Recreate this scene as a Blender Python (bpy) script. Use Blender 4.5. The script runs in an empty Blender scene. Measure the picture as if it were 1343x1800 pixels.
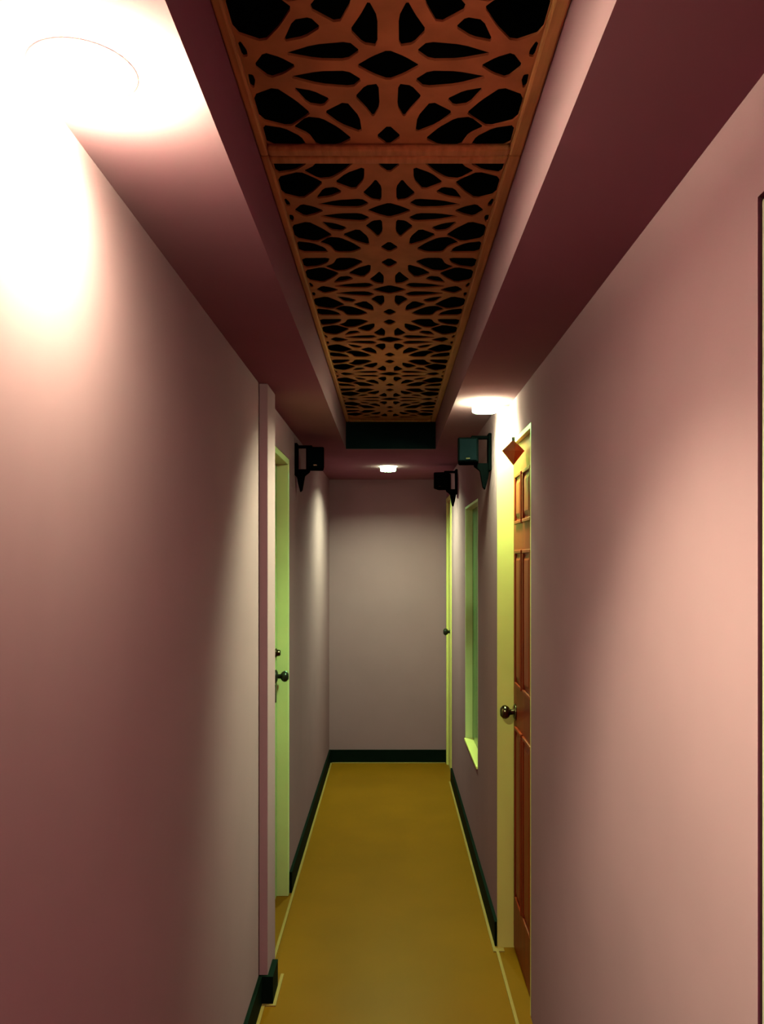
import bpy, bmesh, math, random
from mathutils import Vector, Matrix
S = bpy.context.scene
C = S.collection
R = math.radians

# ---------------------------------------------------------------- camera, world, exposure
EYE = 1.55
FPX = 1400.0                      # focal length in pixels of a 1343 x 1800 frame
cam = bpy.data.cameras.new('camera')
cam.sensor_fit = 'HORIZONTAL'; cam.sensor_width = 36.0
cam.lens = 36.0 * FPX / 1343.0
cam.shift_x = -15.5 / 1343.0      # the corridor's vanishing point sits right of and below the centre
cam.shift_y = 85.0 / 1343.0
cam.clip_start = 0.02
co = bpy.data.objects.new('camera', cam); C.objects.link(co)
co.location = (0, 0, EYE); co.rotation_euler = (R(90), 0, 0)
S.camera = co
W = bpy.data.worlds.new('world'); S.world = W; W.use_nodes = True
W.node_tree.nodes['Background'].inputs[0].default_value = (0.0, 0.0, 0.0, 1)
W.node_tree.nodes['Background'].inputs[1].default_value = 0.0
vs = S.view_settings
S.display_settings.display_device = 'sRGB'
vs.view_transform = 'Standard'; vs.look = 'None'; vs.gamma = 1.0; vs.use_curve_mapping = False
vs.exposure = 0.9
S.cycles.sample_clamp_indirect = 6.0
S.cycles.max_bounces = 10; S.cycles.diffuse_bounces = 8
LAMPS = {   # radiance of each lamp's lens, and its colour
    'near': (1450.0, (0.52, 1.0, 0.42)), 'door': (2000.0, (0.38, 1.0, 0.38)),
    'far': (3400.0, (0.36, 1.0, 0.39)), 'rear_fill': (650.0, (1.0, 0.22, 0.52))}

# ---------------------------------------------------------------- materials
def mat(name, col, rough=0.5, spec=0.5, metal=0.0, var=0.0, scale=8.0, bump=0.0, bscale=200.0, stretch=None, coat=0.0):
    if not metal: col = tuple(c * 0.55 for c in col)      # the paints here are deep-toned
    m = bpy.data.materials.new(name); m.use_nodes = True
    nt = m.node_tree; b = nt.nodes['Principled BSDF']
    b.inputs['Base Color'].default_value = (*col, 1)
    b.inputs['Roughness'].default_value = rough
    b.inputs['Specular IOR Level'].default_value = spec
    b.inputs['Metallic'].default_value = metal
    b.inputs['Coat Weight'].default_value = coat
    tc = nt.nodes.new('ShaderNodeTexCoord')
    src = tc.outputs['Object']
    if stretch:
        mp = nt.nodes.new('ShaderNodeMapping'); mp.inputs['Scale'].default_value = stretch
        nt.links.new(src, mp.inputs['Vector']); src = mp.outputs['Vector']
    if var:
        n = nt.nodes.new('ShaderNodeTexNoise'); n.inputs['Scale'].default_value = scale; n.inputs['Detail'].default_value = 5
        nt.links.new(src, n.inputs['Vector'])
        r = nt.nodes.new('ShaderNodeValToRGB')
        r.color_ramp.elements[0].position = 0.3; r.color_ramp.elements[1].position = 0.7
        r.color_ramp.elements[0].color = (*[c * (1 - var) for c in col], 1)
        r.color_ramp.elements[1].color = (*[min(1, c * (1 + var)) for c in col], 1)
        nt.links.new(n.outputs['Fac'], r.inputs['Fac']); nt.links.new(r.outputs['Color'], b.inputs['Base Color'])
    if bump:
        n2 = nt.nodes.new('ShaderNodeTexNoise'); n2.inputs['Scale'].default_value = bscale; n2.inputs['Detail'].default_value = 3
        nt.links.new(src, n2.inputs['Vector'])
        bp = nt.nodes.new('ShaderNodeBump'); bp.inputs['Strength'].default_value = bump; bp.inputs['Distance'].default_value = 0.002
        nt.links.new(n2.outputs['Fac'], bp.inputs['Height']); nt.links.new(bp.outputs['Normal'], b.inputs['Normal'])
    return m
def emit(name, col, strength):
    m = bpy.data.materials.new(name); m.use_nodes = True
    b = m.node_tree.nodes['Principled BSDF']
    b.inputs['Base Color'].default_value = (0.9, 0.9, 0.88, 1)
    b.inputs['Emission Color'].default_value = (*col, 1); b.inputs['Emission Strength'].default_value = strength
    return m
M = dict(
    wall=mat('mauve_wall_paint', (0.38, 0.118, 0.20), 0.6, 0.0, var=0.04, scale=2.5, bump=0.06, bscale=90),
    ceil=mat('mauve_ceiling_paint', (0.38, 0.118, 0.20), 0.6, 0.0, var=0.03, scale=3, bump=0.05, bscale=90),
    floor=mat('golden_vinyl', (0.235, 0.052, 0.004), 0.4, 0.02, var=0.07, scale=3.5),
    base=mat('black_green_skirting', (0.003, 0.004, 0.0035), 0.6, 0.02, var=0.2, scale=20),
    strip=mat('pale_floor_strip', (0.36, 0.12, 0.045), 0.4, 0.1, var=0.06, scale=15),
    cream=mat('cream_gloss_paint', (0.90, 0.46, 0.18), 0.4, 0.25, var=0.04, scale=6),
    ivory=mat('ivory_paint', (0.50, 0.24, 0.26), 0.4, 0.2, var=0.04, scale=6),
    green=mat('pale_green_gloss_paint', (0.90, 0.62, 0.36), 0.4, 0.3, var=0.05, scale=6),
    greend=mat('green_door_paint', (0.45, 0.36, 0.17), 0.45, 0.3, var=0.06, scale=6),
    wood=mat('red_brown_varnished_wood', (0.26, 0.017, 0.007), 0.4, 0.08, var=0.3, scale=5, stretch=(12, 12, 0.8), coat=0.0),
    wood_o=mat('orange_wood', (0.60, 0.085, 0.03), 0.5, 0.1, var=0.2, scale=20),
    lattice=mat('carved_brown_board', (0.62, 0.19, 0.085), 0.6, 0.1, var=0.18, scale=14),
    rail=mat('brown_frame_wood', (0.70, 0.22, 0.10), 0.5, 0.1, var=0.2, scale=6, stretch=(14, 1, 14)),
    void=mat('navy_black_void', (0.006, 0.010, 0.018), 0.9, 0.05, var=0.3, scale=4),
    black=mat('black_plastic', (0.0007, 0.0006, 0.0009), 0.8, 0.0, var=0.2, scale=40),
    grille=mat('charcoal_grille_cloth', (0.0012, 0.0012, 0.0022), 0.8, 0.0, bump=0.6, bscale=900),
    chrome=mat('dull_brass', (0.10, 0.045, 0.03), 0.2, 0.5, metal=1.0, var=0.1, scale=30),
    dark=mat('dark_bronze', (0.012, 0.006, 0.006), 0.28, 0.3, metal=0.3, var=0.1, scale=30),
    trimw=mat('white_lamp_trim', (0.75, 0.40, 0.50), 0.4, 0.4, var=0.03, scale=20),
    gap=mat('dark_maroon_gap', (0.06, 0.014, 0.02), 0.7, 0.2, var=0.1, scale=10),
)
g = bpy.data.materials.new('green_tinted_pane'); g.use_nodes = True
b = g.node_tree.nodes['Principled BSDF']
nz = g.node_tree.nodes.new('ShaderNodeTexNoise'); nz.inputs['Scale'].default_value = 3
rp = g.node_tree.nodes.new('ShaderNodeValToRGB')
rp.color_ramp.elements[0].color = (0.04, 0.065, 0.02, 1); rp.color_ramp.elements[1].color = (0.05, 0.08, 0.03, 1)
g.node_tree.links.new(nz.outputs['Fac'], rp.inputs['Fac']); g.node_tree.links.new(rp.outputs['Color'], b.inputs['Base Color'])
b.inputs['Roughness'].default_value = 0.25; b.inputs['Specular IOR Level'].default_value = 0.35
M['pane'] = g

# ---------------------------------------------------------------- helpers
def tag(o, label=None, cat=None, group=None, kind=None):
    if label: o['label'] = label
    if cat: o['category'] = cat
    if group: o['group'] = group
    if kind: o['kind'] = kind
    return o
def empty(name, loc=(0, 0, 0), rz=0.0):
    o = bpy.data.objects.new(name, None); C.objects.link(o)
    o.location = loc; o.rotation_euler = (0, 0, rz); o.empty_display_size = 0.05
    return o
def obj(name, bm, m, parent=None, smooth=False, bevel=0.0, segs=2):
    me = bpy.data.meshes.new(name)
    bmesh.ops.recalc_face_normals(bm, faces=bm.faces[:])
    bm.to_mesh(me); bm.free()
    me.materials.append(M[m] if isinstance(m, str) else m)
    if smooth:
        for p in me.polygons: p.use_smooth = True
    o = bpy.data.objects.new(name, me); C.objects.link(o)
    if parent: o.parent = parent
    if bevel:
        md = o.modifiers.new('bevel', 'BEVEL'); md.width = bevel; md.segments = segs; md.limit_method = 'ANGLE'
    return o
def box(bm, x0, x1, y0, y1, z0, z1):
    v = [bm.verts.new((x, y, z)) for x in (x0, x1) for y in (y0, y1) for z in (z0, z1)]
    for f in ((0, 1, 3, 2), (4, 6, 7, 5), (0, 4, 5, 1), (2, 3, 7, 6), (0, 2, 6, 4), (1, 5, 7, 3)):
        bm.faces.new([v[i] for i in f])
def boxes(lst):
    bm = bmesh.new()
    for t in lst: box(bm, *t)
    return bm
def prism(pts, axis, a, b_):
    """extrude a 2D outline along axis ('x','y','z') from a to b_"""
    bm = bmesh.new()
    def P(p, t):
        return {'x': (t, p[0], p[1]), 'y': (p[0], t, p[1]), 'z': (p[0], p[1], t)}[axis]
    v0 = [bm.verts.new(P(p, a)) for p in pts]; v1 = [bm.verts.new(P(p, b_)) for p in pts]
    bm.faces.new(v0); bm.faces.new(v1[::-1])
    n = len(pts)
    for i in range(n): bm.faces.new((v0[i], v0[(i + 1) % n], v1[(i + 1) % n], v1[i]))
    return bm
def lathe(prof, axis='z', n=28, sgn=1):
    """prof: (radius, height) pairs turned about an axis through the origin"""
    bm = bmesh.new(); rings = []
    for r, h in prof:
        ring = []
        for k in range(n):
            a = 2 * math.pi * k / n; c, s = r * math.cos(a), r * math.sin(a); h_ = h * sgn
            ring.append(bm.verts.new({'z': (c, s, h_), 'x': (h_, c, s), 'y': (c, h_, s)}[axis]))
        rings.append(ring)
    for i in range(len(rings) - 1):
        for k in range(n):
            bm.faces.new((rings[i][k], rings[i][(k + 1) % n], rings[i + 1][(k + 1) % n], rings[i + 1][k]))
    for ring, rv in ((rings[0], prof[0][0]), (rings[-1], prof[-1][0])):
        if rv > 1e-6 and prof[0] != prof[-1]: bm.faces.new(ring)
    bmesh.ops.remove_doubles(bm, verts=bm.verts[:], dist=1e-6)
    return bm
def struct(name, bm, m, parent=None, **k):
    o = obj(name, bm, m, parent, **k)
    if parent is None: o['kind'] = 'structure'
    return o

# ---------------------------------------------------------------- the shell
HC = EYE + 0.62          # soffit underside
HL = EYE + 0.783         # underside of the carved panels
BACK, END = -2.2, 6.11
LN, LF = -0.462, -0.473  # left wall before / after the pilaster
RN, RF = 0.475, 0.430    # right wall before / after the wooden door
T = 0.14
DH = 2.02                # door head
SO = 0.25                # half-width of the ceiling recess
REC_END = 4.45

tag(struct('floor', boxes([(-0.75, 0.75, BACK - .1, END + .1, -0.06, 0)]), 'floor'), 'golden brown glossy floor of the corridor')
# ceiling: two soffits, the closing soffit at the far end and the upstands beside the carved panels
tag(struct('ceiling', boxes([
    (-0.75, -SO, BACK - .1, END + .1, HC, HL + 0.02),
    (SO, 0.75, BACK - .1, END + .1, HC, HL + 0.02),
    (-SO, SO, REC_END, END + .1, HC, HL + 0.02),
    (-SO, SO, BACK - .1, BACK + .1, HC, HL + 0.02)]), 'ceil'), 'mauve painted soffits flanking the carved ceiling recess')
tag(struct('trim_1', boxes([(-SO, SO, REC_END - 0.012, REC_END - 0.001, HC + 0.002, HL + 0.02)]), 'void'), 'board painted black for the shade at the far end of the ceiling recess')  # thin board over the end face; its black puts the shade there into colour
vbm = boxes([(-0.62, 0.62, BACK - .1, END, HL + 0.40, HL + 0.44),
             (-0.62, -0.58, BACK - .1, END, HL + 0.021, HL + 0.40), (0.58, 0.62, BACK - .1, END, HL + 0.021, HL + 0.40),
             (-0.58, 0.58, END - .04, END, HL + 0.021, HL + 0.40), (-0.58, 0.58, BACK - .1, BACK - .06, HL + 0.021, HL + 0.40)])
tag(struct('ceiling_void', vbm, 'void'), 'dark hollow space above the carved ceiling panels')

# left wall with the green door's opening
LD0, LD1 = 2.97, 3.71
tag(struct('wall_left', boxes([
    (LN - T, LN, BACK, LD0, 0, HC), (LF - T, LF, LD1, END, 0, HC), (LF - T, LF, LD0, LD1, DH, HC)]), 'wall'),
    'mauve wall on the left of the corridor')
tag(struct('trim_2', boxes([(LN, -0.431, 2.79, LD0, 0, HC)]), 'wall', bevel=0.004), 'narrow mauve pilaster standing before the green door')
# right wall: near doorway, wooden doorway, window niche, far doorway
WN0, WN1, WZ0, WZ1 = 3.93, 4.60, 0.515, 1.857
RD0, RD1 = 2.70, 3.20
FD0, FD1 = 5.62, 6.06
ND0, ND1 = 0.22, 1.031
tag(struct('wall_right', boxes([
    (RN, RN + T, BACK, ND0, 0, HC), (RN, RN + T, ND0, ND1, DH, HC),
    (RN, RN + T, ND1, RD0, 0, HC), (RN, RN + T, RD0, RD1, DH, HC),
    (RF, RN + T, RD1, WN0, 0, HC), (RF, RN + T, WN0, WN1, 0, WZ0), (RF, RN + T, WN0, WN1, WZ1, HC),
    (RF, RN + T, WN1, FD0, 0, HC), (RF, RN + T, FD0, FD1, DH, HC), (RF, RN + T, FD1, END, 0, HC)]), 'wall'),
    'mauve wall on the right of the corridor')
tag(struct('wall_end', boxes([(-0.75, 0.75, END, END + 0.1, 0, HC)]), 'wall'), 'plain mauve wall closing the far end of the corridor')
tag(struct('wall_back', boxes([(-0.75, 0.75, BACK - 0.1, BACK, 0, HC)]), 'wall'), 'mauve wall behind the viewer')

# skirting and floor strips
bt, bh = 0.013, 0.098
tag(struct('baseboard_left', boxes([
    (LN, LN + bt, BACK, 2.79 - bt, 0, bh), (LN, -0.431 + 0.02, 2.79 - bt, 2.79, 0, bh), (-0.431, -0.431 + 0.02, 2.79, 2.90, 0, bh),
    (LF, LF + bt, LD1, END - bt, 0, bh)]), 'base'), 'black skirting along the left wall and round the pilaster')
tag(struct('baseboard_right', boxes([(RF - bt, RF, RD1 + 0.0, FD0 - 0.05, 0, bh)]), 'base'), 'black skirting along the far right wall')
tag(struct('baseboard_end', boxes([(LF, RF, END - bt, END, 0, bh)]), 'base'), 'dark green-black skirting below the end wall')
sw, sh = 0.011, 0.004
tag(struct('trim_3', boxes([
    (LF + bt, LF + bt + sw, 2.99, END - bt, 0, sh),
    (-0.411, -0.411 + sw, 2.79 - bt - sw, 2.98, 0, sh), (LN + bt + sw, -0.411, 2.79 - bt - sw, 2.79 - bt, 0, sh),
    (LN + bt, LN + bt + sw, BACK, 2.79 - bt, 0, sh)]), 'strip'), 'thin pale floor strip along the left skirting')
tag(struct('trim_4', boxes([
    (RF - bt - sw, RF - bt, RD1 - 0.02, FD0 - .05, 0, sh), (RF - bt - sw, RF + 0.02, RD1 - 0.05, RD1 - 0.02, 0, sh),
    (RF - bt, RF - bt + sw, BACK, RD1 - 0.05, 0, sh)]), 'strip'), 'thin pale floor strip along the right side')
tag(struct('trim_5', boxes([(LF + bt, RF - bt, END - bt - 0.016, END - bt, 0, sh)]), 'strip'), 'thin pale floor strip before the end wall')

# ---------------------------------------------------------------- doors
def knob(parent, loc, sgn, m, r=0.027, out=0.05):
    """round knob: rosette, neck and ball turned about the wall normal; sgn = direction into the corridor along x"""
    k = obj('knob', lathe([(0, out + r * .55), (r * .55, out + r * .5), (r * .92, out + r * .15), (r, out - r * .2), (r * .8, out - r * .6),
                           (r * .42, out - r * .85), (r * .38, 0.012), (r * .38, 0.002)], 'x', 24, sgn), m, parent, smooth=True)
    k.location = loc
    p = obj('rosette', lathe([(0, .010), (r * .75, .010), (r * 1.15, .005), (r * 1.2, 0)], 'x', 24, sgn), m, k, smooth=True)
    return k
# green door in the left wall, set back in its frame
d = tag(empty('door_1', (-0.525, LD0, 0)), 'pale green door set back in the left wall', kind='structure')
obj('leaf', boxes([(-0.04, 0, 0.035, 0.70, 0.008, DH - 0.03)]), 'greend', d, bevel=0.002)
jb = 0.525 + LF
obj('jamb', boxes([(-0.05, jb, 0.705, LD1 - LD0, 0, DH)]), 'green', d, bevel=0.002)
obj('jamb', boxes([(-0.05, jb, 0.0, 0.03, 0, DH)]), 'green', d, bevel=0.002)
obj('lintel', boxes([(-0.05, jb, 0.03, 0.705, DH - 0.028, DH)]), 'green', d, bevel=0.002)
k = knob(d, (0, 0.655, 1.022), 1, 'dark', 0.026, 0.046)
db = obj('deadbolt', lathe([(0, .022), (.011, .022), (.014, .018), (.016, .006), (.021, .005), (.022, 0)], 'x', 20), 'chrome', d, smooth=True)
db.location = (0, 0.66, 1.128); db['label'] = 'brass deadbolt cylinder'
obj('keyhole_plate', prism([(0.642, .905), (0.668, .905), (0.672, .985), (0.638, .985)], 'x', 0, 0.004), 'dark', d)

# red wooden panelled door in the right wall
DP = 0.492
d = tag(empty('door_2', (DP, RD0, 0)), 'red-brown panelled wooden door in a cream frame on the right', kind='structure')
obj('leaf', boxes([(0, 0.04, 0.022, RD1 - RD0 - 0.012, 0.01, DH - 0.02)]), 'wood', d)
def panel(y0, y1, z0, z1):
    # proud moulding ring with a raised field inside
    bm = bmesh.new(); mw = 0.014
    for q in ((y0, y1, z0, z0 + mw), (y0, y1, z1 - mw, z1), (y0, y0 + mw, z0 + mw, z1 - mw), (y1 - mw, y1, z0 + mw, z1 - mw)):
        box(bm, -0.008, 0.001, *q)
    p = obj('panel_moulding', bm, 'wood', d, bevel=0.003)
    bm = bmesh.new(); i0, i1 = mw + 0.006, mw + 0.026
    o_ = [(y0 + i0, z0 + i0), (y1 - i0, z0 + i0), (y1 - i0, z1 - i0), (y0 + i0, z1 - i0)]
    n_ = [(y0 + i1, z0 + i1), (y1 - i1, z0 + i1), (y1 - i1, z1 - i1), (y0 + i1, z1 - i1)]
    a = [bm.verts.new((0.0005, *q)) for q in o_]; c = [bm.verts.new((-0.006, *q)) for q in n_]
    for i in range(4): bm.faces.new((a[i], a[(i + 1) % 4], c[(i + 1) % 4], c[i]))
    bm.faces.new(c); bm.faces.new(a[::-1])
    obj('raised_field', bm, 'wood', p)
for (z0, z1) in ((1.69, 1.885), (1.06, 1.59), (0.22, 0.90)):
    panel(0.075, 0.245, z0, z1); panel(0.275, 0.43, z0, z1)
obj('jamb', boxes([(RF - DP - 0.003, 0.03, RD1 - RD0 - 0.010, RD1 - RD0 - 0.0005, 0.0, DH)]), 'cream', d)
obj('jamb', boxes([(RN - DP + 0.001, 0.03, 0.0, 0.02, 0, DH)]), 'cream', d)
obj('lintel', boxes([(RN - DP + 0.001, 0.03, 0.02, RD1 - RD0 - 0.011, DH - 0.018, DH)]), 'cream', d)
knob(d, (0, 0.44, 0.952), -1, 'chrome', 0.028, 0.046)
obj('hinge', lathe([(0, -.035), (.006, -.035), (.006, .035), (0, .035)], 'z', 12), 'dark', d).location = (-0.005, 0.026, 1.60)

# cream door at the far end of the right wall
d = tag(empty('door_3', (RF, FD0, 0)), 'narrow cream door at the far end on the right', kind='structure')
w_ = FD1 - FD0
obj('leaf', boxes([(0.006, 0.04, 0.045, w_ - 0.03, 0.008, DH - 0.04)]), 'cream', d, bevel=0.002)
obj('jamb', boxes([(-0.008, 0.05, -0.005, 0.04, 0, DH)]), 'cream', d, bevel=0.003)
obj('jamb', boxes([(-0.008, 0.05, w_ - 0.026, w_ + 0.03, 0, DH)]), 'cream', d, bevel=0.003)
obj('lintel', boxes([(-0.008, 0.05, 0.04, w_ - 0.026, DH - 0.035, DH)]), 'cream', d, bevel=0.003)
knob(d, (0.006, 0.12, 1.035), -1, 'dark', 0.026, 0.045)
obj('keyhole_plate', prism([(0.107, .93), (0.133, .93), (0.136, .995), (0.104, .995)], 'x', 0.002, 0.006), 'dark', d)

# door beside the viewer on the right: only its far frame edge shows
d = tag(empty('door_4', (RN, ND0, 0)), 'ivory framed door edge nearest on the right wall', kind='structure')
w_ = ND1 - ND0
obj('jamb', boxes([(0.002, 0.06, w_ - 0.055, w_ - 0.006, 0, DH - 0.006)]), 'ivory', d, bevel=0.003)
obj('jamb', boxes([(0.002, 0.06, 0.010, 0.055, 0, DH - 0.010)]), 'ivory', d, bevel=0.003)
obj('lintel', boxes([(0.002, 0.06, 0.055, w_ - 0.055, DH - 0.055, DH - 0.010)]), 'ivory', d, bevel=0.003)
obj('seal', boxes([(0.03, 0.05, w_ - 0.010, w_ - 0.001, 0, DH), (0.03, 0.05, 0.001, w_ - 0.010, DH - 0.010, DH - 0.001)]), 'gap', d)
obj('leaf', boxes([(0.015, 0.055, 0.057, w_ - 0.057, 0.008, DH - 0.057)]), 'ivory', d, bevel=0.002)
knob(d, (0.015, 0.12, 1.0), -1, 'chrome', 0.027, 0.046)

# ---------------------------------------------------------------- window niche on the right wall
d = tag(empty('window_1', (RF, WN0, WZ0)), 'tall green glazed window niche in the right wall', kind='structure')
wy, wz = WN1 - WN0, WZ1 - WZ0
obj('pane', boxes([(0.040, 0.046, 0.015, wy - 0.015, 0.015, wz - 0.015)]), 'pane', d)
obj('side_frame', boxes([(0.0, 0.06, wy - 0.014, wy, 0.0, wz)]), 'green', d, bevel=0.002)
obj('side_frame', boxes([(0.0, 0.06, 0.0, 0.014, 0.0, wz)]), 'green', d, bevel=0.002)
obj('head_frame', boxes([(0.0, 0.06, 0.014, wy - 0.014, wz - 0.014, wz)]), 'green', d, bevel=0.002)
obj('sill', boxes([(-0.008, 0.06, 0.014, wy - 0.014, 0.0, 0.014)]), 'cream', d, bevel=0.003)

# ---------------------------------------------------------------- carved ceiling panels
P_A = [(0.019, .055), (.037, .059), (.053, .086), (.038, .115), (.028, .139), (.018, .111)]
P_B = [(.051, .036), (.07, .016), (.108, .017), (.152, .03), (.11, .049), (.065, .055)]
P_C = [(.103, .09), (.126, .07), (.154, .062), (.136, .104), (.115, .109)]
P_D = [(.053, .191), (.055, .145), (.073, .105), (.108, .134), (.085, .168)]
P_E = [(.144, .131), (.162, .099), (.187, .067), (.227, .086), (.227, .15), (.18, .17), (.155, .145)]
P_F = [(.076, .215), (.096, .182), (.119, .157), (.141, .153), (.165, .183), (.143, .203), (.133, .24), (.099, .241)]
P_G = [(.16, .24), (.167, .21), (.19, .186), (.222, .177), (.226, .237)]
P_K = [(.218, .039), (.219, .026), (.226, .024), (.229, .051), (.223, .057)]
P_EYE = [(-.043, 0), (-.021, -.02), (0, -.033), (.021, -.02), (.043, 0), (.021, .02), (0, .033), (-.021, .02)]
P_H = [(-.02, .21), (0, .177), (.02, .21), (0, .241)]
P_I = [(.151, 0), (.17, -.018), (.19, -.028), (.208, 0), (.19, .028), (.17, .018)]
def soften(p, grow=1.2):
    cx = sum(a[0] for a in p) / len(p); cy = sum(a[1] for a in p) / len(p)
    p = [(max(-.2285, min(.2285, cx + (a - cx) * grow)), max(-.244, min(.244, cy + (b_ - cy) * grow))) for a, b_ in p]; q = []
    for i in range(len(p)):
        a, b2 = p[i], p[(i + 1) % len(p)]
        q.append((a[0] * .84 + b2[0] * .16, a[1] * .84 + b2[1] * .16)); q.append((a[0] * .16 + b2[0] * .84, a[1] * .16 + b2[1] * .84))
    return q
def cell_holes():
    H = []
    for p in (P_A, P_B, P_C, P_D, P_E, P_F, P_G, P_K):
        for sx in (1, -1):
            for sy in (1, -1): H.append([(sx * x, sy * y) for x, y in soften(p)])
    H.append(soften(P_EYE))
    for s in (1, -1):
        H.append([(x, s * y) for x, y in soften(P_H)]); H.append([(s * x, y) for x, y in soften(P_I)])
    return H
PER = 0.522
def carved_panel(y0, y1, first_centre, label):
    root = tag(empty('carved_ceiling_panel', (-0.004, y0, HL)), label, 'ceiling panel', 'carved panels in the ceiling recess')
    cu = bpy.data.curves.new('lattice', 'CURVE'); cu.dimensions = '2D'; cu.fill_mode = 'BOTH'; cu.extrude = 0.002
    def spl(p):
        s = cu.splines.new('POLY'); s.points.add(len(p) - 1)
        for i, (x, y) in enumerate(p): s.points[i].co = (x, y, 0, 1)
        s.use_cyclic_u = True
    L = y1 - y0
    spl([(-.238, 0.004), (.238, 0.004), (.238, L - 0.004), (-.238, L - 0.004)])
    c = first_centre - y0
    while c - PER / 2 < L:
        for h in cell_holes():
            p = [(x, y + c) for x, y in h]
            if min(q[1] for q in p) > 0.012 and max(q[1] for q in p) < L - 0.012: spl(p)
        c += PER
    tmp = bpy.data.objects.new('tmp', cu); C.objects.link(tmp)
    dg = bpy.context.evaluated_depsgraph_get()
    me = bpy.data.meshes.new_from_object(tmp.evaluated_get(dg))
    bpy.data.objects.remove(tmp); bpy.data.curves.remove(cu)
    me.name = 'lattice'; me.materials.clear(); me.materials.append(M['lattice'])
    o = bpy.data.objects.new('lattice', me); C.objects.link(o); o.parent = root; o.location = (0, 0, 0.002)
    for s in (-1, 1):
        a, b2 = (0.229, 0.2535) if s > 0 else (-0.2455, -0.229)
        obj('side_rail', boxes([(a, b2, 0, L, -0.012, 0.0)]), 'rail', root, bevel=0.004)
    obj('end_rail', boxes([(-0.229, 0.229, 0, 0.026, -0.013, 0.0)]), 'rail', root, bevel=0.005)
    obj('end_rail', boxes([(-0.229, 0.229, L - 0.026, L, -0.013, 0.0)]), 'rail', root, bevel=0.005)
    return root
JOINT = 1.522
carved_panel(JOINT - 3 * PER, JOINT - 0.002, JOINT - 2.5 * PER, 'brown carved lattice panel directly overhead, nearest in the ceiling recess')
carved_panel(JOINT + 0.002, REC_END - 0.014, JOINT + 0.5 * PER, 'long brown carved lattice panel receding into the dark end of the recess')
carved_panel(BACK + .11, JOINT - 3 * PER - 0.004, JOINT - 3.5 * PER, 'brown carved lattice panel behind the viewer')

# ---------------------------------------------------------------- downlights
def downlight(loc, label, key, tilt, drop, inset, glow, beam=None):
    """round downlight: trim ring on the soffit, a collar (tilted like an eyeball) and the glowing lens inset in it"""
    power, lamp_col = LAMPS[key]
    r = tag(empty('ceiling_downlight', loc), label, 'ceiling light', 'round ceiling downlights')
    obj('trim_ring', lathe([(.054, -.0004), (.055, -.0012), (.064, -.001), (.068, 0), (.054, 0), (.054, -.0004)], 'z', 40), 'trimw', r, smooth=True)
    # frosted glass collar: its glow is added to brighten the soffit around the lamp
    c = obj('frosted_collar', lathe([(.047, -.003), (.048, -.005), (.050, -.004), (.052, inset + .004), (.047, inset + .004), (.047, -.003)], 'z', 40),
            emit('lamp_collar_' + key, lamp_col, power * glow), r, smooth=True)
    c.location = (0, 0, -drop); c.rotation_euler = (R(tilt[0]), R(tilt[1]), 0)
    obj('lens', lathe([(.0465, inset + .003), (.0465, inset), (.040, inset - .0005), (0, inset - .001)], 'z', 32), emit('lamp_lens_' + key, lamp_col, power), c)
    if beam:   # the lamp's reflector throws its main beam to one side
        watts, aim, cone, blend = beam
        l = bpy.data.lights.new('lamp_beam', 'SPOT'); l.energy = watts; l.color = lamp_col
        l.spot_size = R(cone); l.spot_blend = blend; l.shadow_soft_size = 0.03
        lo = bpy.data.objects.new('lamp_beam', l); C.objects.link(lo); lo.parent = r; lo.location = (0, 0, -drop - 0.012)
        lo.rotation_euler = Vector(aim).to_track_quat('-Z', 'Y').to_euler()
    return r
downlight((-0.390, 1.01, HC), 'glaring round downlight in the near left soffit', 'near', (0, 6), 0.026, 0.012, 0.68,
          (142.0, (0.53, 0.14, -0.84), 76, 0.8))
downlight((0.370, 3.12, HC), 'round downlight in the right soffit beside the wooden door', 'door', (0, 0), 0.034, 0.027, 0.11,
          (195.0, (-0.76, -0.16, -0.63), 74, 0.75))
downlight((0.370, -0.95, HC), 'unseen pink fill lamp added in the right soffit behind the viewer', 'rear_fill', (0, 0), 0.030, 0.012, 0.3)  # added out of view to tint the near shade maroon
downlight((-0.018, 5.26, HC), 'small round downlight in front of the end wall', 'far', (0, 0), 0.026, 0.020, 0.01)

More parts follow.
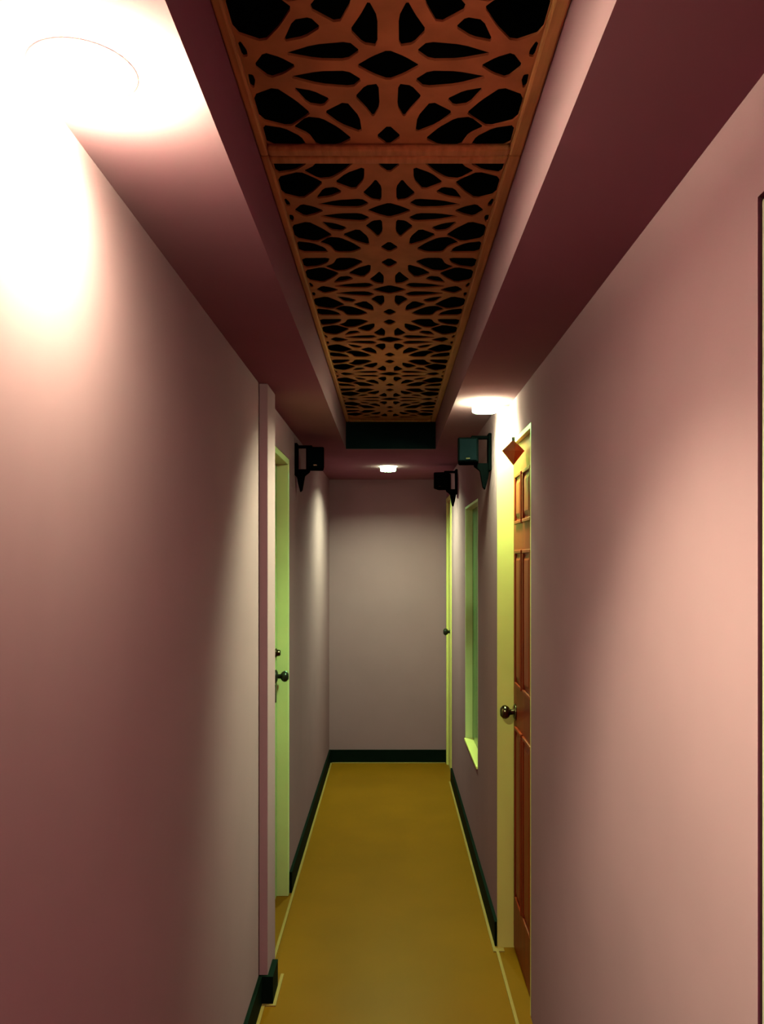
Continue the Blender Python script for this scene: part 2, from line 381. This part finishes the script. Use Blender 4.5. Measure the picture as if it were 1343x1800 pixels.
# ---------------------------------------------------------------- wall speakers
def speaker(loc, s, yaw, label):
    """s = +1 when the wall is on the left (bracket grows towards +x)"""
    r = tag(empty('wall_speaker', loc), label, 'speaker', 'small black speakers on wall brackets')
    X = lambda a, b2: (min(s * a, s * b2), max(s * a, s * b2))
    obj('wall_plate', boxes([(*X(0.0, 0.014), -0.03, 0.03, -0.085, 0.075)]), 'black', r, bevel=0.003)
    obj('upper_arm', boxes([(*X(0.012, 0.085), -0.012, 0.012, 0.052, 0.066)]), 'black', r, bevel=0.003)
    obj('lower_arm', prism([(s * a, z) for a, z in ((0.008, -0.052), (0.075, -0.052), (0.072, -0.066), (0.048, -0.085), (0.036, -0.155), (0.026, -0.165), (0.014, -0.12), (0.008, -0.085))],
        'y', -0.014, 0.014), 'black', r, bevel=0.003)
    cab = obj('cabinet', boxes([(-0.044, 0.044, -0.055, 0.065, -0.053, 0.053)]), 'black', r, bevel=0.008, segs=3)
    cab.location = (s * 0.098, 0, 0); cab.rotation_euler = (0, 0, yaw)
    obj('grille', boxes([(-0.037, 0.037, -0.059, -0.0545, -0.046, 0.046)]), 'grille', cab, bevel=0.003)
    obj('badge', boxes([(-0.008, 0.008, -0.0605, -0.0585, -0.040, -0.035)]), 'chrome', cab)
    return r
speaker((LF, 3.94, 2.052), 1, R(6), 'black speaker on the left wall past the green door')
speaker((RF, 3.42, 2.018), -1, R(-6), 'nearer black speaker on the right wall, just past the wooden door')
speaker((RF, 5.15, 2.062), -1, R(-18), 'farther black speaker on the right wall, close to the end wall')

# ---------------------------------------------------------------- wooden diamond ornament over the wooden door
orn = tag(empty('diamond_ornament', (0.449, 2.92, 1.948)), 'orange wooden diamond ornament hanging at the top of the wooden door', 'ornament')
bm = bmesh.new(); q = 0.042
v = [bm.verts.new(p) for p in ((0, 0, .044), (-q, 0, .004), (0.002, -.03, .0), (q, 0, .004), (0, .03, 0), (0, 0, -.05))]
for a, b2 in ((1, 2), (2, 3), (3, 4), (4, 1)):
    bm.faces.new((v[0], v[a], v[b2])); bm.faces.new((v[5], v[b2], v[a]))
obj('faceted_block', bm, 'wood_o', orn)
bm = lathe([(0, 0.04), (.006, .04), (.006, DH - 0.018 - 1.948), (0, DH - 0.018 - 1.948)], 'z', 12)
obj('hanging_pin', bm, 'dark', orn).location = (0.0, 0, 0)
